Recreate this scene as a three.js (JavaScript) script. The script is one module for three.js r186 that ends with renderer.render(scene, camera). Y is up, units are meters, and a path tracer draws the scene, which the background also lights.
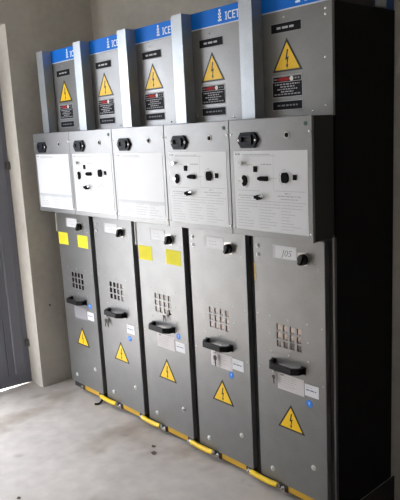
import * as THREE from 'three';
import { RoundedBoxGeometry } from 'three/addons/geometries/RoundedBoxGeometry.js';
import { mergeGeometries } from 'three/addons/utils/BufferGeometryUtils.js';
import { ImprovedNoise } from 'three/addons/math/ImprovedNoise.js';

// ---------------------------------------------------------------- camera, sky, sun, exposure
const scene = new THREE.Scene();
const camera = new THREE.PerspectiveCamera(44.22, 400 / 500, 0.05, 200);
camera.position.set(3.3195, 1.539, 1.8418);
camera.rotation.set(-0.1887, 0.8415, -0.0516, 'YXZ');

const sunDir = new THREE.Vector3(-0.42, 0.78, -0.46).normalize();
// hazy white sky, brighter towards the zenith, the same all round
{
  const w = 64, h = 32, d = new Float32Array(w * h * 4);
  for (let j = 0; j < h; j++) for (let i = 0; i < w; i++) {
    const e = Math.max(0, Math.sin(((j + 0.5) / h - 0.5) * Math.PI)), l = 1.35 * (0.55 + 0.45 * e), k = 4 * (j * w + i);
    d[k] = l * 0.95; d[k + 1] = l; d[k + 2] = l * 1.09; d[k + 3] = 1;
  }
  const t = new THREE.DataTexture(d, w, h, THREE.RGBAFormat, THREE.FloatType);
  t.mapping = THREE.EquirectangularReflectionMapping; t.magFilter = THREE.LinearFilter; t.needsUpdate = true;
  scene.background = t;
}
const sun = new THREE.DirectionalLight(0xfff8f0, 2.2);
sun.position.copy(sunDir).multiplyScalar(12);
sun.castShadow = true;
sun.shadow.mapSize.set(2048, 2048);
Object.assign(sun.shadow.camera, { left: -9, right: 9, top: 9, bottom: -9, near: 0.5, far: 40 });
scene.add(sun, sun.target);

const renderer = new THREE.WebGLRenderer({ antialias: true });
renderer.toneMapping = THREE.LinearToneMapping;
renderer.toneMappingExposure = 9.3;
renderer.shadowMap.enabled = true;

// ---------------------------------------------------------------- helpers
let seed = 20240611;
const rnd = () => { seed = (seed * 1664525 + 1013904223) >>> 0; return seed / 4294967296; };
const taken = {};
function numbered(n) { const k = (taken[n] = (taken[n] ?? -1) + 1); return k ? `${n}_${String(k).padStart(3, '0')}` : n; }
const noise = new ImprovedNoise();
function fbm(x, y, z, oct = 4) { let a = 0.5, s = 0, f = 1; for (let i = 0; i < oct; i++) { s += a * noise.noise(x * f, y * f, z + i * 7.3); a *= 0.5; f *= 2; } return s; }
function dataTex(n, fn, srgb, rep = 1) {
  const d = new Uint8Array(n * n * 4);
  for (let j = 0; j < n; j++) for (let i = 0; i < n; i++) {
    const c = fn(i / n, j / n); const k = 4 * (j * n + i);
    d[k] = c[0]; d[k + 1] = c[1]; d[k + 2] = c[2]; d[k + 3] = 255;
  }
  const t = new THREE.DataTexture(d, n, n); t.wrapS = t.wrapT = THREE.RepeatWrapping; t.magFilter = THREE.LinearFilter; t.minFilter = THREE.LinearMipmapLinearFilter; t.generateMipmaps = true;
  if (srgb) t.colorSpace = THREE.SRGBColorSpace; t.repeat.set(rep, rep); t.needsUpdate = true; return t;
}
function canvasTex(w, h, draw) {
  const c = document.createElement('canvas'); c.width = w; c.height = h; const g = c.getContext('2d'); draw(g, w, h);
  const t = new THREE.CanvasTexture(c); t.colorSpace = THREE.SRGBColorSpace; t.needsUpdate = true; return t;
}
const V2 = (x, y) => new THREE.Vector2(x, y), V3 = (x, y, z) => new THREE.Vector3(x, y, z);
const std = (o) => new THREE.MeshStandardMaterial(o), phys = (o) => new THREE.MeshPhysicalMaterial(o);
function mesh(name, geo, mat, parent, pos) {
  const m = new THREE.Mesh(geo, mat); m.name = parent && parent !== scene ? name : numbered(name);
  if (pos) m.position.set(...pos); m.castShadow = m.receiveShadow = true; (parent || scene).add(m); return m;
}
function tag(o, label, category, group) { o.userData.label = label; o.userData.category = category; if (group) o.userData.group = group; return o; }
function thing(name, label, category, pos, group) { const g = new THREE.Group(); g.name = numbered(name); g.position.set(...pos); scene.add(g); return tag(g, label, category, group); }
function structure(o) { o.userData.kind = 'structure'; return o; }
function box(w, h, d, x = 0, y = 0, z = 0) { const g = new THREE.BoxGeometry(w, h, d); g.translate(x, y, z); return g; }
// a box given by its limits, with uv in metres
function span(x0, x1, y0, y1, z0, z1) {
  const g = new THREE.BoxGeometry(x1 - x0, y1 - y0, z1 - z0); g.translate((x0 + x1) / 2, (y0 + y1) / 2, (z0 + z1) / 2);
  const p = g.attributes.position, n = g.attributes.normal, u = g.attributes.uv;
  for (let i = 0; i < p.count; i++) {
    const a = Math.abs(n.getX(i)), b = Math.abs(n.getY(i));
    if (a > 0.5) u.setXY(i, p.getZ(i), p.getY(i)); else if (b > 0.5) u.setXY(i, p.getX(i), p.getZ(i)); else u.setXY(i, p.getX(i), p.getY(i));
  }
  return g;
}
const merge = (...a) => mergeGeometries(a.flat().map((g) => { const q = g.index ? g.toNonIndexed() : g; for (const k of Object.keys(q.attributes)) if (!['position', 'normal', 'uv'].includes(k)) q.deleteAttribute(k); return q; }));
function extrude(pts, depth, bevel = 0, holes = []) {
  const s = new THREE.Shape(pts.map((p) => V2(p[0], p[1])));
  for (const h of holes) s.holes.push(new THREE.Path(h.map((p) => V2(p[0], p[1]))));
  const g = new THREE.ExtrudeGeometry(s, { depth: depth - 2 * bevel, bevelEnabled: bevel > 0, bevelThickness: bevel, bevelSize: bevel, bevelOffset: -bevel, bevelSegments: 2, curveSegments: 12 });
  g.translate(0, 0, bevel); return g;
}
const rect = (x0, x1, y0, y1) => [[x0, y0], [x1, y0], [x1, y1], [x0, y1]];
// uv of a printed plate: 0..1 over its outline
function fitUV(g) {
  g.computeBoundingBox(); const b = g.boundingBox, p = g.attributes.position, u = g.attributes.uv;
  for (let i = 0; i < p.count; i++) u.setXY(i, (p.getX(i) - b.min.x) / (b.max.x - b.min.x), (p.getY(i) - b.min.y) / (b.max.y - b.min.y));
  return g;
}
function sheetGeo(w, h, t = 0.0008) { return fitUV(box(w, h, t)); }
function discZ(r, d, seg = 20) { const g = new THREE.CylinderGeometry(r, r, d, seg); g.rotateX(Math.PI / 2); g.translate(0, 0, d / 2); return g; }
function domeZ(r, h, seg = 10) {
  const pts = []; for (let i = 0; i <= 4; i++) { const a = (i / 4) * Math.PI / 2; pts.push(V2(r * Math.cos(a) + 1e-5, h * Math.sin(a))); }
  const g = new THREE.LatheGeometry(pts, seg); g.rotateX(Math.PI / 2); return g;
}
function hexZ(r, d) { const g = new THREE.CylinderGeometry(r, r, d, 6); g.rotateX(Math.PI / 2); g.translate(0, 0, d / 2); return g; }

// ---------------------------------------------------------------- materials
const tMetalRough = dataTex(256, (u, v) => { const a = fbm(u * 9, v * 9, 1, 3), b = fbm(u * 60, v * 60, 4, 2); const k = 150 + 30 * a + 26 * b; return [0, Math.max(125, Math.min(200, k)), 255]; }, false, 2);
const tMetalCol = dataTex(256, (u, v) => { const b = fbm(u * 70, v * 70, 4, 2), a = fbm(u * 6, v * 6, 9, 3); const k = Math.min(255, 236 + 14 * b + 18 * a); return [k, k, k]; }, true, 2);
const M = {};
M.panel = phys({ clearcoat: 1, clearcoatRoughness: 0.38, color: 0x858585, metalness: 0.6, roughness: 0.68, roughnessMap: tMetalRough, map: tMetalCol });
M.plate = M.panel;
M.galv = std({ color: 0xc3c9cf, metalness: 0.8, roughness: 0.75, roughnessMap: tMetalRough, map: tMetalCol });
M.dark = new THREE.MeshPhysicalMaterial({ specularIntensity: 0.12, color: new THREE.Color().setRGB(0.008, 0.0085, 0.0085), metalness: 0, roughness: 0.6 });  // carcass and end panel: grey steel with its shade put into the colour
M.shadedBox = new THREE.MeshPhysicalMaterial({ specularIntensity: 0.3, color: new THREE.Color().setRGB(0.026, 0.027, 0.0265), metalness: 0, roughness: 0.55 });  // side of the end control box: panel grey darkened to paint in its shade
M.gap = std({ color: new THREE.Color().setRGB(0.05, 0.05, 0.051), metalness: 0, roughness: 0.7 });
M.black = phys({ color: 0x121214, roughness: 0.45, specularIntensity: 0.45 });
M.socket = phys({ color: 0x171a24, roughness: 0.5, specularIntensity: 0.4 });
M.blackMatt = phys({ color: 0x09090a, roughness: 0.8, specularIntensity: 0.2 });
M.chrome = std({ color: 0xd6d6d4, metalness: 1, roughness: 0.22 });
M.zinc = std({ color: 0xb4b3ae, metalness: 0.85, roughness: 0.4 });
M.bolt = std({ color: 0xe2e2e0, metalness: 0.3, roughness: 0.3 });
M.shiny = std({ color: 0xc9c4bf, metalness: 0.9, roughness: 0.3 });
M.plexi = std({ color: new THREE.Color().setRGB(0.12, 0.108, 0.105), metalness: 1, roughness: 0.08 });
M.white = std({ color: 0xe4e4e2, roughness: 0.55 });
M.green = std({ color: 0x1d4a3c, roughness: 0.5 });
M.blueDot = std({ color: 0x1d7fe0, roughness: 0.5 });
M.yellowNote = std({ color: 0xe8dc2c, roughness: 0.75 });
M.tan = std({ color: 0xb89a62, roughness: 0.8 });
M.earthTube = std({ color: 0xf0c808, roughness: 0.42 });
M.earthBar = std({ color: 0xcc9f2a, roughness: 0.5 });
M.doorLeaf = std({ color: 0x787a86, metalness: 0.1, roughness: 0.5 });
M.rubber = std({ color: 0x26221f, roughness: 0.8 });
M.hinge = std({ color: 0x6c6a66, metalness: 0.4, roughness: 0.6 });
M.rust = std({ color: 0x4a4038, roughness: 0.8 });

function lightning(g, cx, cy, s) {
  g.beginPath();
  const p = [[0.02, -1], [-0.28, 0.12], [-0.02, 0.02], [-0.08, 0.62], [-0.22, 0.58], [0.0, 1.0], [0.2, 0.55], [0.06, 0.58], [0.28, -0.28], [0.02, -0.14], [0.22, -0.96]];
  p.forEach(([x, y], i) => g[i ? 'lineTo' : 'moveTo'](cx + x * s * 0.8, cy + y * s)); g.closePath(); g.fill();
}
const tHazard = canvasTex(256, 224, (g, w, h) => {
  g.fillStyle = '#1a1408'; g.fillRect(0, 0, w, h);
  g.fillStyle = '#f4c60c'; g.beginPath(); g.moveTo(w / 2, 26); g.lineTo(w - 22, h - 13); g.lineTo(22, h - 13); g.closePath(); g.fill();
  g.fillStyle = '#1a1408'; lightning(g, w / 2, 140, 66);
});
M.hazard = std({ map: tHazard, roughness: 0.45 });
// illegible print: runs of short strokes standing for words too small to read
function scrawl(g, x, y, w, h, gap = 0.25) { let q = x; while (q < x + w) { const l = h * (0.8 + 3 * rnd()); g.fillRect(q, y, Math.min(l, x + w - q), h); q += l + h * (0.5 + gap); } }
M.tagBlack = phys({ specularIntensity: 0.25, roughness: 0.55, map: canvasTex(256, 66, (g, w, h) => {
  g.fillStyle = '#8f8f92'; g.fillRect(0, 0, w, h); g.fillStyle = '#0c0c12'; g.fillRect(5, 5, w - 10, h - 10); g.fillStyle = '#aeb0b6'; scrawl(g, 52, 26, 150, 14);
}) });
M.tagLow = phys({ specularIntensity: 0.25, roughness: 0.55, map: canvasTex(256, 64, (g, w, h) => {
  g.fillStyle = '#a9abb0'; g.fillRect(0, 0, w, h); g.fillStyle = '#10111a'; g.fillRect(5, 5, w - 10, h - 10); g.fillStyle = '#84868e'; scrawl(g, 44, 26, 170, 11);
}) });
M.danger = phys({ specularIntensity: 0.25, roughness: 0.55, map: canvasTex(256, 142, (g, w, h) => {
  g.fillStyle = '#b9bbc0'; g.fillRect(0, 0, w, h);
  g.fillStyle = '#14141c'; g.fillRect(4, 4, w - 8, h - 8);
  g.fillStyle = '#c9c9cc'; g.fillRect(6, 6, w - 12, 38);
  g.fillStyle = '#15151c'; g.fillRect(10, 9, w - 20, 32);
  g.fillStyle = '#a52a2c'; g.beginPath(); g.ellipse(98, 25, 54, 13, 0, 0, 7); g.fill();
  g.fillStyle = '#e6e6e6'; g.beginPath(); g.arc(166, 25, 16, 0, 7); g.fill();
  g.fillStyle = '#8d8d92'; scrawl(g, 192, 18, 50, 12); scrawl(g, 18, 20, 24, 9);
  g.fillStyle = '#b4b6bc'; scrawl(g, 24, 54, 208, 8); scrawl(g, 70, 70, 120, 8); scrawl(g, 44, 86, 168, 8); scrawl(g, 74, 102, 108, 8);
  g.fillStyle = '#9fa1a6'; scrawl(g, 18, 118, 220, 8);
}) });
function header(full) {
  return phys({ specularIntensity: 0.4, roughness: 0.5, map: canvasTex(1024, 180, (g, w, h) => {
    g.fillStyle = '#0872dc'; g.fillRect(0, 0, w, h);
    g.fillStyle = '#c8d4e4'; g.fillRect(0, h - 12, w, 12);
    g.fillStyle = '#e8f2fc';
    const cx = 645; // stacked emblem: small disc, ring, barrel and foot
    g.beginPath(); g.arc(cx, 34, 15, 0, 7); g.fill(); g.fillRect(cx - 6, 40, 12, 100);
    g.beginPath(); g.ellipse(cx, 68, 24, 15, 0, 0, 7); g.fill(); g.beginPath(); g.ellipse(cx, 100, 24, 13, 0, 0, 7); g.fill(); g.fillRect(cx - 28, 122, 56, 18);
    g.fillStyle = '#0872dc'; g.beginPath(); g.ellipse(cx, 68, 8, 6, 0, 0, 7); g.fill(); g.beginPath(); g.ellipse(cx, 100, 8, 5, 0, 0, 7); g.fill();
    g.fillStyle = '#e8f2fc'; g.font = '104px sans-serif'; g.textBaseline = 'alphabetic'; g.lineWidth = 4; g.strokeStyle = '#e8f2fc'; g.fillText('ICET', 722, 138); g.strokeText('ICET', 722, 138);
  }) });
}
M.header = header();
function instruction(kind) {
  return std({ roughness: 0.32, map: canvasTex(768, 650, (g, w, h) => {
    const X = (x) => ((x - 0.022) / 0.357) * w, Y = (y) => ((1.461 - y) / 0.302) * h;
    g.fillStyle = '#d9dbde'; g.fillRect(0, 0, w, h);
    g.fillStyle = '#77797e'; scrawl(g, 18, 20, 60, 12);
    g.fillStyle = '#9fa2a6'; g.fillRect(100, 40, kind ? 360 : 330, 3); scrawl(g, 100, 26, 300, 7);
    g.strokeStyle = '#a4a7ab'; g.lineWidth = 3;
    const line = (a, b, c, d) => { g.beginPath(); g.moveTo(a, b); g.lineTo(c, d); g.stroke(); };
    if (kind) {
      g.fillStyle = '#9fa2a6'; scrawl(g, 300, 105, 110, 9); scrawl(g, 150, 108, 60, 7);
      g.lineWidth = 2; line(w * 0.56, 20, w * 0.56, 320);
      g.lineWidth = 6; g.strokeStyle = '#b3b5b9';
      g.beginPath(); g.arc(X(0.07), Y(1.348), 66, -0.9, 1.1); g.stroke();
      g.beginPath(); g.arc(X(0.278), Y(1.363), 64, 2.1, 3.9); g.stroke();
      g.beginPath(); g.arc(X(0.278), Y(1.363), 64, 4.2, 4.8); g.stroke();
      g.lineWidth = 4; line(X(0.2), Y(1.36), X(0.24), Y(1.36));
      g.lineWidth = 3; g.strokeStyle = '#a4a7ab'; line(24, 322, 280, 322); line(440, 316, 740, 316); line(24, 404, w - 20, 404);
      g.fillStyle = '#a9acb0'; scrawl(g, 40, 360, 170, 8); scrawl(g, 470, 352, 230, 9); scrawl(g, 540, 330, 60, 9); scrawl(g, 500, 376, 170, 8); scrawl(g, 60, 380, 120, 7);
      g.fillStyle = '#b9bbbe';
      for (let r = 0; r < 9; r++) for (const c of [30, 270, 500]) scrawl(g, c, 424 + r * 24, r < 2 ? 220 : 90 + 110 * rnd(), 7);
      g.lineWidth = 2; g.strokeStyle = '#c6c8ca'; for (const c of [255, 485]) line(c, 410, c, h - 16);
    } else {
      g.fillStyle = '#bfc3c7'; g.fillRect(0, 476, w, 30);
      g.fillStyle = '#b4b7bb';
      for (let r = 0; r < 6; r++) for (const c of [30, 300, 530]) scrawl(g, c, 486 + r * 25, 90 + 120 * rnd(), 8);
      g.lineWidth = 2; g.strokeStyle = '#bfc2c5'; line(20, 474, w - 20, 474); for (const c of [280, 515]) line(c, 476, c, h - 10); line(20, 510, w - 20, 510);
    }
  }) });
}
M.sheetPlain = instruction(0); M.sheetMimic = instruction(1);
function paper(draw, w = 256, h = 128, bg = '#dfe0e2') { return std({ roughness: 0.4, map: canvasTex(w, h, (g) => { g.fillStyle = bg; g.fillRect(0, 0, w, h); draw?.(g, w, h); }) }); }
const blur = (g, x, y, w, rows, step, col) => { g.fillStyle = col; for (let r = 0; r < rows; r++) scrawl(g, x, y + r * step, w * (0.6 + 0.4 * rnd()), step * 0.3); };
const tagPaper = (txt) => paper((g, w, h) => {
  g.fillStyle = '#c2bcc4'; g.fillRect(0, 0, 30, h); g.strokeStyle = '#b9babd'; g.lineWidth = 3; g.strokeRect(2, 2, w - 4, h - 4);
  if (txt) { g.fillStyle = '#55555c'; g.font = 'italic 70px serif'; g.fillText(txt, 96, 88); } else blur(g, 60, 40, 150, 2, 30, '#c3c4c8');
}, 256, 114);
M.tagJ = tagPaper('J05'); M.tagPlain = tagPaper('');
M.infoSheet = paper((g) => { blur(g, 20, 16, 210, 6, 18, '#aaa6a6'); g.fillStyle = '#6a6767'; g.fillRect(28, 6, 36, 9); }, 256, 132, '#cfcaca');
M.infoGrey = paper((g) => blur(g, 30, 26, 190, 4, 20, '#8f8d92'), 256, 132, '#9a989d');
M.smallLabel = paper((g) => { g.fillStyle = '#5f6a8c'; scrawl(g, 24, 78, 200, 18); g.fillStyle = '#b8bac0'; scrawl(g, 24, 40, 120, 10); }, 256, 180, '#e3e4e8');
M.roundBlue = std({ roughness: 0.45, map: canvasTex(96, 96, (g) => { g.fillStyle = '#1f7fe6'; g.fillRect(0, 0, 96, 96); g.fillStyle = '#9fd0ff'; g.fillRect(34, 26, 24, 18); g.fillRect(42, 44, 12, 20); }) });
M.note = std({ roughness: 0.75, map: canvasTex(128, 128, (g) => { g.fillStyle = '#e6da2c'; g.fillRect(0, 0, 128, 128); blur(g, 26, 40, 80, 4, 16, '#d6c722'); }) });

// room surfaces
const tWall = dataTex(512, (u, v) => { const a = fbm(u * 5, v * 5, 2, 4), b = fbm(u * 50, v * 50, 7, 3); const k = 1 + 0.10 * a + 0.05 * b; return [202 * k, 198 * k, 190 * k]; }, true, 0.5);
const tWallB = dataTex(256, (u, v) => { const b = 128 + 90 * fbm(u * 40, v * 40, 7, 4); return [b, b, b]; }, false, 1);
M.wall = std({ map: tWall, roughness: 0.9, bumpMap: tWallB, bumpScale: 0.0015 });
const tFloor = dataTex(1024, (u, v) => {
  const x = u * 4, y = v * 4; const a = fbm(x * 1.3, y * 1.3, 3, 5), b = fbm(x * 14, y * 14, 8, 3), s = Math.max(0, fbm(x * 3.1 + 9, y * 2.3, 15, 4) - 0.08), c = Math.max(0, fbm(x * 8, y * 8, 30, 3) - 0.34);
  const k = 1 + 0.2 * a + 0.1 * b - 0.5 * s - 0.6 * c; return [190 * k, 183 * k * (1 - 0.12 * s), 177 * k * (1 - 0.25 * s)].map((q) => Math.max(0, Math.min(255, q)));
}, true, 0.25);
M.floor = std({ map: tFloor, roughness: 0.62, bumpMap: tWallB, bumpScale: 0.001 });
M.trench = std({ color: 0x151514, roughness: 0.95 });
M.ceiling = std({ color: 0xdcdad4, roughness: 0.95 });
M.ground = std({ color: 0xb9b7b3, roughness: 0.9, map: dataTex(256, (u, v) => { const k = 225 + 60 * fbm(u * 12, v * 12, 5, 4); return [k, k, k]; }, true, 0.3) });

// ---------------------------------------------------------------- the room
const XL = -0.12, XO = -0.27, ZB = -0.42, ZF = 2.7, XR = 4.0, H = 2.6, DZ0 = 0.162, DZ1 = 1.6, DH = 2.2, DL = 0.62;
const TX0 = 2.0, TX1 = 3.0, TZ = 0.12; // open cable trench beside the end panel
structure(mesh('floor', merge(span(XO, XR, -0.15, 0, TZ, ZF), span(XO, TX0 - 0.0, -0.15, 0, ZB, TZ), span(TX1, XR, -0.15, 0, ZB, TZ)), M.floor));
structure(mesh('trim_2', merge(span(TX0 - 0.02, TX1 + 0.1, -0.85, -0.8, ZB, TZ + 0.1), span(TX0 + 0.0005, TX0 + 0.005, -0.85, -0.001, ZB, TZ), span(TX1, TX1 + 0.1, -0.85, -0.15, ZB, TZ), span(TX0 - 0.001, TX1 + 0.1, -0.85, -0.15, TZ, TZ + 0.1)), M.trench));
structure(mesh('ceiling', span(XO, XR + 0.2, H, H + 0.2, ZB - 0.2, ZF + 0.2), M.ceiling));
structure(mesh('wall_back', span(XL, XR + 0.2, -0.85, H, ZB - 0.2, ZB), M.wall));
structure(mesh('wall_right', span(XR, XR + 0.2, -0.15, H, ZB, ZF), M.wall));
structure(mesh('wall_front', span(XO, XR + 0.2, -0.15, H, ZF, ZF + 0.2), M.wall));
structure(mesh('wall_left', merge(span(XO, XL, 0, H, ZB - 0.2, DZ0), span(XO, XL, 0, H, DZ1, ZF), span(XO, XL, DH, H, DZ0, DZ1)), M.wall));
structure(mesh('outdoor_ground', span(-40, XO, -0.25, -0.02, -40, 40), M.ground));

// metal door: the closed leaf, hinged on the near jamb
{
  const d = new THREE.Group(); d.name = 'door_1'; d.position.set(XO - 0.004, 0, DZ0 - 0.03); scene.add(d); structure(d);
  // the leaf hangs a little askew: its lower edge rises away from the hinges
  const leaf = span(-0.035, 0, 0, DH - 0.01, 0, DL - DZ0 + 0.03), lp = leaf.attributes.position;
  for (let i = 0; i < lp.count; i++) if (lp.getY(i) < 0.01) lp.setY(i, lp.getZ(i) < 0.1 ? -0.004 : 0.03);
  mesh('door_panel', leaf, M.doorLeaf, d);
  for (let k = 0; k < 3; k++) {
    const z = 0.06 + k * 0.118;
    mesh('door_rib', (() => { const g = extrude([[0, 0], [0.006, 0.007], [0.069, 0.007], [0.075, 0]], DH - 0.12, 0); g.rotateX(-Math.PI / 2); g.rotateY(-Math.PI / 2); g.translate(0, 0.08, z); return g; })(), M.doorLeaf, d);
  }
  for (const y of [0.27, 1.4]) mesh('door_hinge', merge((() => { const g = new THREE.CylinderGeometry(0.007, 0.007, 0.05, 10); g.translate(0.018, y, 0.039); return g; })(), span(0.0, 0.03, y - 0.022, y + 0.022, 0.031, 0.034), span(0, 0.007, y - 0.022, y + 0.022, 0.031, 0.05)), M.hinge, d);
}

// ---------------------------------------------------------------- switchgear cubicles
const W = 0.4, ZD = 0.0286, ZX = 0.124, YB0 = 1.135, YB1 = 1.578, YH0 = 1.961, YH1 = 2.031, D0 = 0.019, D1 = 0.374;
const gScrew = domeZ(0.005, 0.003), gBolt = merge(discZ(0.012, 0.003, 14), domeZ(0.009, 0.009, 12));
const gHazard = fitUV(extrude([[-0.071, 0], [0.071, 0], [0, 0.118]], 0.0012, 0));
const gTagUp = sheetGeo(0.146, 0.037), gDanger = sheetGeo(0.145, 0.08), gTagLow = sheetGeo(0.146, 0.035), gSheet = sheetGeo(0.357, 0.302);
const gHeader = fitUV(span(0.001, W - 0.001, YH0, YH1, -0.02, 0.0012));
const gUpper = extrude(rect(0.001, W - 0.001, YB1 - 0.003, YH0), 0.012, 0.0012); gUpper.translate(0, 0, -0.011);
const gBoxFront = extrude(rect(0.0012, W - 0.0012, YB0, YB1), 0.012, 0.002); gBoxFront.translate(0, 0, ZX - 0.012);
const gBoxShell = merge(span(0.0015, W - 0.0015, YB0 + 0.002, YB1 - 0.002, 0.001, ZX - 0.0115));
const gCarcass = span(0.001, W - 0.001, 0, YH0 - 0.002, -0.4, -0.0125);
const slots = []; for (let r = 0; r < 3; r++) for (let c = 0; c < 4; c++) slots.push([0.143 + c * 0.0347, 0.750 - r * 0.0345]);
const SW = 0.0108, SH = 0.0132;
const gDoor = (() => {
  const f = extrude(rect(D0, D1, 0.053, 1.122), 0.003, 0.001, slots.map(([x, y]) => rect(x - SW, x + SW, y - SH, y + SH).reverse())); f.translate(0, 0, ZD - 0.003);
  const z0 = 0.002, z1 = ZD - 0.003;
  return merge(f, span(D0 + 0.001, D0 + 0.004, 0.054, 1.121, z0, z1), span(D1 - 0.004, D1 - 0.001, 0.054, 1.121, z0, z1), span(D0 + 0.004, D1 - 0.004, 0.054, 0.057, z0, z1), span(D0 + 0.004, D1 - 0.004, 1.118, 1.121, z0, z1));
})();
const gDoorGap = span(0.0015, W - 0.0015, 0.03, YB0 + 0.0, -0.0124, 0);
const gChannel = extrude([[0.010, 0], [0.078, 0], [0.078, 0.055], [0.010, 0.055], [0.010, 0.0515], [0.0745, 0.0515], [0.0745, 0.0035], [0.010, 0.0035]].map(([a, b]) => [a, b]), 0.45, 0.0006);
// channel outline is in plan (x, depth); stand it up
gChannel.applyMatrix4(new THREE.Matrix4().set(1, 0, 0, 0, 0, 0, 1, YB1 + 0.003, 0, 1, 0, 0.0016, 0, 0, 0, 1));
gChannel.index ? null : (() => { const p = gChannel.attributes.position, u = gChannel.attributes.uv; for (let i = 0; i < p.count; i++) u.setXY(i, p.getX(i) + p.getZ(i), p.getY(i)); for (let i = 0; i < p.count; i += 3) { /* keep the winding outward after the mirror */ for (const at of [p, u, gChannel.attributes.normal]) { const n = at.itemSize; for (let k = 0; k < n; k++) { const a = at.array[(i + 1) * n + k]; at.array[(i + 1) * n + k] = at.array[(i + 2) * n + k]; at.array[(i + 2) * n + k] = a; } } } })();
const hexOutline = [[-0.054, 0], [-0.034, -0.029], [0.034, -0.029], [0.054, 0], [0.034, 0.029], [-0.034, 0.029]];
const gHex = (() => {
  const a = extrude(hexOutline, 0.009, 0.0015), b = extrude([[-0.030, -0.016], [0.030, -0.016], [0.034, 0.0], [0.030, 0.019], [-0.030, 0.019], [-0.034, 0]], 0.014, 0.002, [rect(-0.018, 0.022, -0.006, 0.012).reverse()]); b.scale(1, 1, 0.5); b.translate(-0.004, 0, 0.0085);
  return merge(a, b);
})();
const gHandle = (() => {
  const o = [[-0.084, 0], [-0.084, 0.024], [-0.06, 0.05], [0.05, 0.05], [0.078, 0.03], [0.084, 0]], i = [[0.068, 0], [0.064, 0.021], [0.044, 0.036], [-0.053, 0.036], [-0.068, 0.018], [-0.068, 0]];
  const g = extrude([...o, ...i], 0.026, 0.003); g.rotateX(-Math.PI / 2); g.scale(1, 1, -1);
  const ix = g.index; const p = g.attributes.position, n = g.attributes.normal, u = g.attributes.uv;
  for (let k = 0; k < p.count; k += 3) for (const at of [p, n, u]) { const s = at.itemSize; for (let q = 0; q < s; q++) { const t = at.array[(k + 1) * s + q]; at.array[(k + 1) * s + q] = at.array[(k + 2) * s + q]; at.array[(k + 2) * s + q] = t; } }
  return g;
})();
const gHandleFoot = box(0.022, 0.032, 0.004, 0, 0.013, 0.002);
const gKnob = (() => {
  const c = discZ(0.021, 0.014, 20), gr = extrude([[-0.006, -0.02], [0.006, -0.02], [0.008, 0], [0.006, 0.02], [-0.006, 0.02], [-0.008, 0]], 0.013, 0.002); gr.rotateZ(-0.5); gr.translate(0, 0, 0.012); return merge(c, gr);
})();
const gKnobPlate = extrude([[-0.028, -0.024], [0.018, -0.024], [0.024, -0.012], [0.024, 0.020], [0.014, 0.028], [-0.028, 0.024]], 0.003, 0.0006);
const gHole = (() => { const t = new THREE.TorusGeometry(0.0105, 0.0022, 8, 20); t.translate(0, 0, 0.001); return t; })();
const gHalfDial = (() => { const pts = []; for (let k = 0; k <= 10; k++) { const a = -Math.PI / 2 + Math.PI * k / 10; pts.push([0.019 * Math.cos(a), 0.021 * Math.sin(a)]); } pts.push([-0.007, 0.012], [-0.007, -0.012]); return extrude(pts, 0.006, 0.001); })();
const gHalfHub = merge(discZ(0.008, 0.009, 12), extrude(rect(-0.016, 0.002, -0.004, 0.004), 0.008, 0.001));
const gDialRight = (() => { const pts = [[-0.012, -0.018]]; for (let k = 0; k <= 10; k++) { const a = -Math.PI / 2 + Math.PI * k / 10; pts.push([0.004 + 0.013 * Math.cos(a), 0.019 * Math.sin(a)]); } pts.push([-0.012, 0.018], [-0.016, 0.008], [-0.016, -0.008]); return extrude(pts, 0.007, 0.001); })();
const gLever = extrude([[-0.028, -0.004], [-0.014, -0.0085], [0.018, -0.009], [0.022, -0.005], [0.022, 0.005], [0.018, 0.009], [-0.014, 0.0085], [-0.028, 0.004]], 0.008, 0.0015);
const gPort = extrude(rect(-0.009, 0.009, -0.011, 0.011), 0.004, 0.001), gPortB = extrude(rect(-0.0085, 0.0085, -0.0095, 0.0095), 0.004, 0.001);
const gLockSilver = merge(discZ(0.0085, 0.016, 14), box(0.026, 0.004, 0.003, 0.012, 0.001, 0.004));
const gSmallKnob = merge(discZ(0.010, 0.016, 14), extrude([[-0.013, -0.004], [0.013, -0.006], [0.013, 0.004], [-0.013, 0.007]], 0.022, 0.001));
const gSmallKnobTip = (() => { const g = new THREE.CylinderGeometry(0.0045, 0.006, 0.026, 10); g.rotateZ(-1.25); g.translate(0.014, 0.004, 0.012); return g; })();
const gHingePlate = merge(span(-0.006, 0.017, 0.995, 1.112, 0.0005, ZD - 0.006), (() => { const g = new THREE.CylinderGeometry(0.006, 0.006, 0.112, 10); g.translate(0.006, 1.053, ZD - 0.003); return g; })());
const gDisc = fitUV(discZ(0.0155, 0.0008, 24));
const gFlange = span(W - 0.0065, W - 0.0012, 0.01, YB0 + 0.01, 0.0005, 0.006);

const cubicles = [
  { label: 'farthest grey switchgear cubicle, beside the left wall, two yellow stickers on its door', mimic: 0, notes: [[0.076, 0.961], [0.292, 0.960]], info: 'grey', small: [0.307, 0.519], blue: [0.308, 0.58], tilt: 0, hinge: 1, tag: 0 },
  { label: 'grey switchgear cubicle between the two with yellow stickers, keys hanging under its handle', mimic: 1, small: [0.302, 0.522], blue: [0.289, 0.468], tilt: 0, green: 1, tag: 0 },
  { label: 'middle grey switchgear cubicle with two yellow stickers and a bright window grid', mimic: 0, notes: [[0.080, 0.961], [0.298, 0.962]], info: 'white', small: [0.311, 0.517], blue: [0.302, 0.57], tilt: 0, hinge: 1, tag: 0 },
  { label: 'grey switchgear cubicle second from the camera, without yellow stickers, key over its white sheet', mimic: 1, info: 'white', small: [0.302, 0.525], blue: [0.258, 0.467], tilt: 0, green: 1, tag: 0 },
  { label: 'nearest grey switchgear cubicle with shade-darkened end panel and handwritten J05 tag on its door', mimic: 1, info: 'white', small: [0.305, 0.520], blue: [0.292, 0.464], tilt: 0, green: 1, tag: 1, end: 1 },
];
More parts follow.
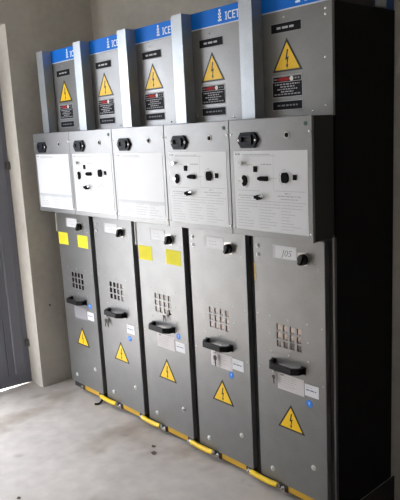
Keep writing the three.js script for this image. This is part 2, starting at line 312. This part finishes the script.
cubicles.forEach((o, i) => {
  const c = thing('switchgear_cubicle', o.label, 'switchgear', [i * W, 0, 0], 'row of switchgear cubicles');
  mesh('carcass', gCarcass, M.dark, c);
  mesh('door_frame', gDoorGap, M.gap, c);
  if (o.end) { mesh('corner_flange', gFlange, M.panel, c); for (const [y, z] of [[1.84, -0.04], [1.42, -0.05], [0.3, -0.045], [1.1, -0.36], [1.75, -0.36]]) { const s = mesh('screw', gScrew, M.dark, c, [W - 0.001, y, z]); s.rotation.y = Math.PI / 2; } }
  // upper compartment
  mesh('header_strip', gHeader, M.header, c);
  const up = mesh('upper_plate', gUpper, M.plate, c);
  const put = (n, g, m, p, x, y, z, rz = 0) => { const q = mesh(n, g, m, p, [x, y, z]); q.rotation.z = rz; return q; };
  put('name_plate', gTagUp, M.tagBlack, up, 0.194, 1.9015, 0.0014, (rnd() - 0.5) * 0.02);
  put('hazard_sign', gHazard, M.hazard, up, 0.197, 1.745, 0.001);
  put('danger_label', gDanger, M.danger, up, 0.194, 1.692, 0.0014);
  put('operation_label', gTagLow, M.tagLow, up, 0.193, 1.622, 0.0014);
  for (const [x, y] of [[0.185, 1.938], [0.371, 1.937], [0.371, 1.918], [0.368, 1.776], [0.311, 1.594], [0.369, 1.611], [0.09, 1.61]]) put('screw', gScrew, M.chrome, up, x, y, 0.001);
  const ch = mesh('stay_channel', gChannel, M.galv, c);
  // control box
  const cb = mesh('control_box', gBoxFront, M.panel, c);
  mesh('box_shell', gBoxShell, o.end ? M.shadedBox : M.panel, c);
  put('instruction_sheet', gSheet, o.mimic ? M.sheetMimic : M.sheetPlain, cb, 0.2005, 1.31, ZX + 0.0004);
  put('socket', gHex, M.socket, cb, 0.102, 1.501, ZX);
  for (const s of [-1, 1]) put('socket_screw', gScrew, M.chrome, cb, 0.102 + s * 0.043, 1.501, ZX + 0.009);
  put('hole_rim', gHole, M.zinc, cb, 0.289, 1.514, ZX); put('hole', discZ(0.0095, 0.0012), M.blackMatt, cb, 0.289, 1.514, ZX - 0.0005);
  if (o.green) put('green_plug', discZ(0.0075, 0.002), M.green, cb, 0.373, 1.551, ZX);
  for (const [x, y] of [[0.0115, 1.524], [0.389, 1.525], [0.011, 1.165], [0.389, 1.165]]) put('screw', gScrew, M.chrome, cb, x, y, ZX);
  if (o.mimic) {
    const z = ZX + 0.0008;
    put('lock', gLockSilver, M.chrome, cb, 0.067, 1.415, z);
    put('port', gPort, M.blackMatt, cb, 0.134, 1.393, z);
    put('earthing_selector', gHalfDial, M.blackMatt, cb, 0.072, 1.348, z); put('selector_hub', gHalfHub, M.zinc, cb, 0.066, 1.348, z);
    put('position_lever', gLever, M.blackMatt, cb, 0.174, 1.358, z);
    put('line_selector', gDialRight, M.blackMatt, cb, 0.278, 1.363, z);
    put('port', gPortB, M.blackMatt, cb, 0.323, 1.365, z);
    put('rotary_key', gSmallKnob, M.blackMatt, cb, 0.152, 1.288, z); put('rotary_key_tip', gSmallKnobTip, M.chrome, cb, 0.152, 1.288, z);
  }
  // door
  const d = mesh('door', gDoor, M.panel, c);
  const bp = mesh('window_backplate', box(0.15, 0.12, 0.0015), M.plexi, d, [0.195, 0.7155, ZD - 0.0045]); bp.rotation.y = o.tilt;
  put('door_tag', sheetGeo(0.121, 0.053), o.tag ? M.tagJ : M.tagPlain, d, 0.184, 1.062, ZD + 0.0005);
  put('lock_plate', gKnobPlate, M.shiny, d, 0.277, 1.046, ZD); put('rotary_lock', gKnob, M.black, d, 0.280, 1.046, ZD + 0.003);
  const h = put('handle', gHandle, M.black, d, 0.190, 0.583, ZD); for (const q of [-1, 1]) mesh('handle_foot', gHandleFoot, M.black, d, [0.190 + q * 0.076, 0.583, ZD]);
  if (o.info) put('info_sheet', sheetGeo(0.136, 0.07), o.info === 'grey' ? M.infoGrey : M.infoSheet, d, 0.199, 0.520, ZD + 0.0005);
  put('small_label', sheetGeo(0.068, 0.05), M.smallLabel, d, o.small[0], o.small[1], ZD + 0.0006);
  put('round_sticker', gDisc, M.roundBlue, d, o.blue[0], o.blue[1], ZD + (o.blue[1] > 0.55 ? 0.0002 : 0.0002));
  put('hazard_sign', gHazard, M.hazard, d, 0.197, 0.317, ZD).scale.set(0.98, 0.95, 1);
  for (const [x, y] of [[0.09, 0.105], [0.309, 0.194]]) put('bolt', gBolt, M.bolt, d, x, y, ZD);
  for (const [x, y] of [[0.322, 1.064], [0.324, 1.030], [0.348, 1.018], [0.193, 0.788], [0.288, 0.79], [0.358, 0.785], [0.098, 0.79], [0.096, 0.715], [0.29, 0.716], [0.1, 0.638], [0.194, 0.641], [0.291, 0.638], [0.03, 0.553], [0.361, 0.554], [0.03, 0.79]]) put('screw', gScrew, M.zinc, d, x, y, ZD).scale.setScalar(0.75);
  if (o.hinge) mesh('hinge', gHingePlate, i ? M.white : M.zinc, c); else for (const y of [1.076, 1.039]) put('hinge_bolt', gBolt, M.bolt, d, 0.044, y, ZD).scale.setScalar(0.75);
  if (o.end) put('edge_sticker', box(0.011, 0.075, 0.001), M.tan, d, D0 + 0.0045, 0.965, ZD + 0.0005);
  for (const [x, y] of o.notes ?? []) put('yellow_sticker', sheetGeo(0.108, 0.072), M.note, d, x, y, ZD + 0.0005, (rnd() - 0.5) * 0.05);
  // earthing bar under the door
  const eb = mesh('earth_bar', span(0.155, 0.345, 0.027, 0.053, 0.02, 0.0275), M.earthBar, c);
  mesh('plinth', span(0.002, W - 0.002, 0.0, 0.0295, -0.0124, 0.0), M.gap, c);
  for (const x of [0.15, 0.35]) {
    mesh('earth_bracket', merge(span(x - 0.018, x + 0.018, 0.02, 0.054, 0.0, 0.0195), span(x - 0.02, x + 0.02, 0.022, 0.052, 0.0275, 0.031)), M.rust, c);
    const b = mesh('earth_bolt', merge(hexZ(0.0125, 0.009), discZ(0.006, 0.018, 10)), M.chrome, c, [x, 0.038, 0.031]);
  }
});

// yellow earth links bridging the cubicles
['yellow earth link on the floor line between the two farthest cubicles', 'yellow earth link joining the second and third cubicles from the left wall', 'yellow earth link joining the middle cubicle and the one second from the camera', 'yellow earth link at the foot of the gap beside the nearest cubicle'].forEach((label, k) => {
  const x0 = (k + 1) * W - 0.027, x1 = (k + 1) * W + 0.127, m = (x0 + x1) / 2;
  const curve = new THREE.CatmullRomCurve3([V3(x0 - m, 0.006, 0), V3((x0 - m) * 0.8, 0.0055, 0.001), V3(-0.02, 0.004, 0.002), V3(0.03, 0.004, 0.002), V3((x1 - m) * 0.8, 0.0055, 0.001), V3(x1 - m, 0.006, 0)]);
  const t = thing('earth_link', label, 'earth link', [m, 0.0415, 0.0445], 'yellow earth links');
  mesh('sleeve', new THREE.TubeGeometry(curve, 24, 0.0118, 12), M.earthTube, t);
  for (const [s, x] of [[-1, x0 - m], [1, x1 - m]]) mesh('lug', new RoundedBoxGeometry(0.022, 0.016, 0.012, 2, 0.003), M.zinc, t, [x - s * 0.001, 0.006, 0]);
});

// things on top at the rear of the near end
const cover = tag(mesh('busbar_cover', merge(span(1.62, 1.992, YH0 - 0.001, 2.02, -0.262, -0.03), span(1.61, 1.997, 2.012, 2.03, -0.266, -0.026)), M.rubber), 'dark flat cover on top of the nearest cubicle behind its blue header', 'cover');
tag(mesh('top_bracket', merge(span(1.95, 1.997, YH0 - 0.001, 2.09, -0.345, -0.341), span(1.993, 1.997, YH0 - 0.001, 2.09, -0.341, -0.275), span(1.95, 1.997, YH0 - 0.001, 1.966, -0.341, -0.275)), M.galv), 'short galvanised bracket standing on the top rear corner of the nearest cubicle', 'bracket');
tag(mesh('rear_trunking', merge(span(1.5, 1.997, YH0 - 0.001, 2.07, -0.398, -0.349), span(1.5, 1.999, 2.066, 2.074, -0.402, -0.347)), std({ color: 0x1d3f78, roughness: 0.5 })), 'dark blue trunking along the top rear of the nearest cubicle', 'trunking');

// keys
const keyGeo = (() => {
  const ring = new THREE.TorusGeometry(0.009, 0.0012, 6, 16); const bow = extrude([[-0.008, -0.03], [0.008, -0.03], [0.01, -0.018], [0.005, -0.009], [-0.005, -0.009], [-0.01, -0.018]], 0.002, 0.0004); const blade = extrude([[-0.003, -0.055], [0.003, -0.058], [0.003, -0.03], [-0.003, -0.03], [-0.003, -0.04], [-0.005, -0.043], [-0.003, -0.046]], 0.002, 0.0004);
  return { ring, bow: merge(bow, blade) };
})();
function key(label, x, y, z, two, s = 1) {
  const t = thing('key', label, 'key', [x, y, z], null); delete t.userData.group; t.scale.setScalar(s);
  mesh('key_ring', keyGeo.ring, M.zinc, t);
  mesh('key_blade', keyGeo.bow, M.rust, t, [0, 0, -0.001]).rotation.z = two ? -0.25 : 0.05;
  if (two) mesh('key_blade', keyGeo.bow, M.rust, t, [0.001, 0, 0.0015]).rotation.z = 0.4;
  // the lock cylinder it hangs from
  mesh('lock_barrel', (() => { const g = discZ(0.006, 0.014, 12); g.translate(0, 0.009, -0.012); return g; })(), M.zinc, t);
  return t;
}
key('pair of small keys hanging under the handle of the second farthest cubicle', W * 1 + 0.088, 0.552, ZD + 0.0125, true, 1);
key('single key hanging over the white sheet, second cubicle from the camera', W * 3 + 0.168, 0.553, ZD + 0.0125, false, 1.1);
key('small dark key hanging at the left of the white sheet on the nearest cubicle', W * 4 + 0.118, 0.551, ZD + 0.0125, false, 0.8);
key('small key beside the lower corner of the window grid on the middle cubicle', W * 2 + 0.215, 0.672, ZD + 0.0125, true, 0.7);

// floor litter
{
  const crv = new THREE.CatmullRomCurve3([V3(-0.02, 0.024, -0.035), V3(-0.012, 0.012, -0.02), V3(-0.008, 0.006, 0.0), V3(-0.022, 0.006, 0.022)]);
  tag(mesh('cable_tail', new THREE.TubeGeometry(crv, 16, 0.006, 8), M.rubber, scene, [0.375, 0, 0.06]), 'short black cable end lying on the floor under the second cubicle', 'cable');
}
const chipMat = std({ color: 0x5b4a42, roughness: 0.9 });
[[1.0, 0.150, 0.012, 'brown flake of dirt on the floor, upper of the pair before the middle cubicle'], [1.052, 0.190, 0.015, 'larger brown flake of dirt on the floor, lower of the pair before the middle cubicle'], [0.915, 0.835, 0.010, 'dark speck of dirt on the open concrete at the lower left corner']].forEach(([x, z, r, label], k) => {
  const g = new THREE.IcosahedronGeometry(r, 1); const p = g.attributes.position;
  for (let i = 0; i < p.count; i++) { const f = 0.75 + 0.5 * noise.noise(p.getX(i) * 90 + k, p.getY(i) * 90, p.getZ(i) * 90); p.setXYZ(i, p.getX(i) * f * 1.4, Math.max(-r * 0.2, p.getY(i) * f * 0.3), p.getZ(i) * f); }
  g.computeVertexNormals();
  tag(mesh('dirt_flake', g, chipMat, scene, [x, r * 0.2, z]), label, 'dirt', 'dirt flakes on the floor');
});
structure(mesh('trim_1', discZ(0.006, 0.003, 10), M.rust, scene, [XL, 0.52, 0.06])).rotation.y = Math.PI / 2;

renderer.render(scene, camera);
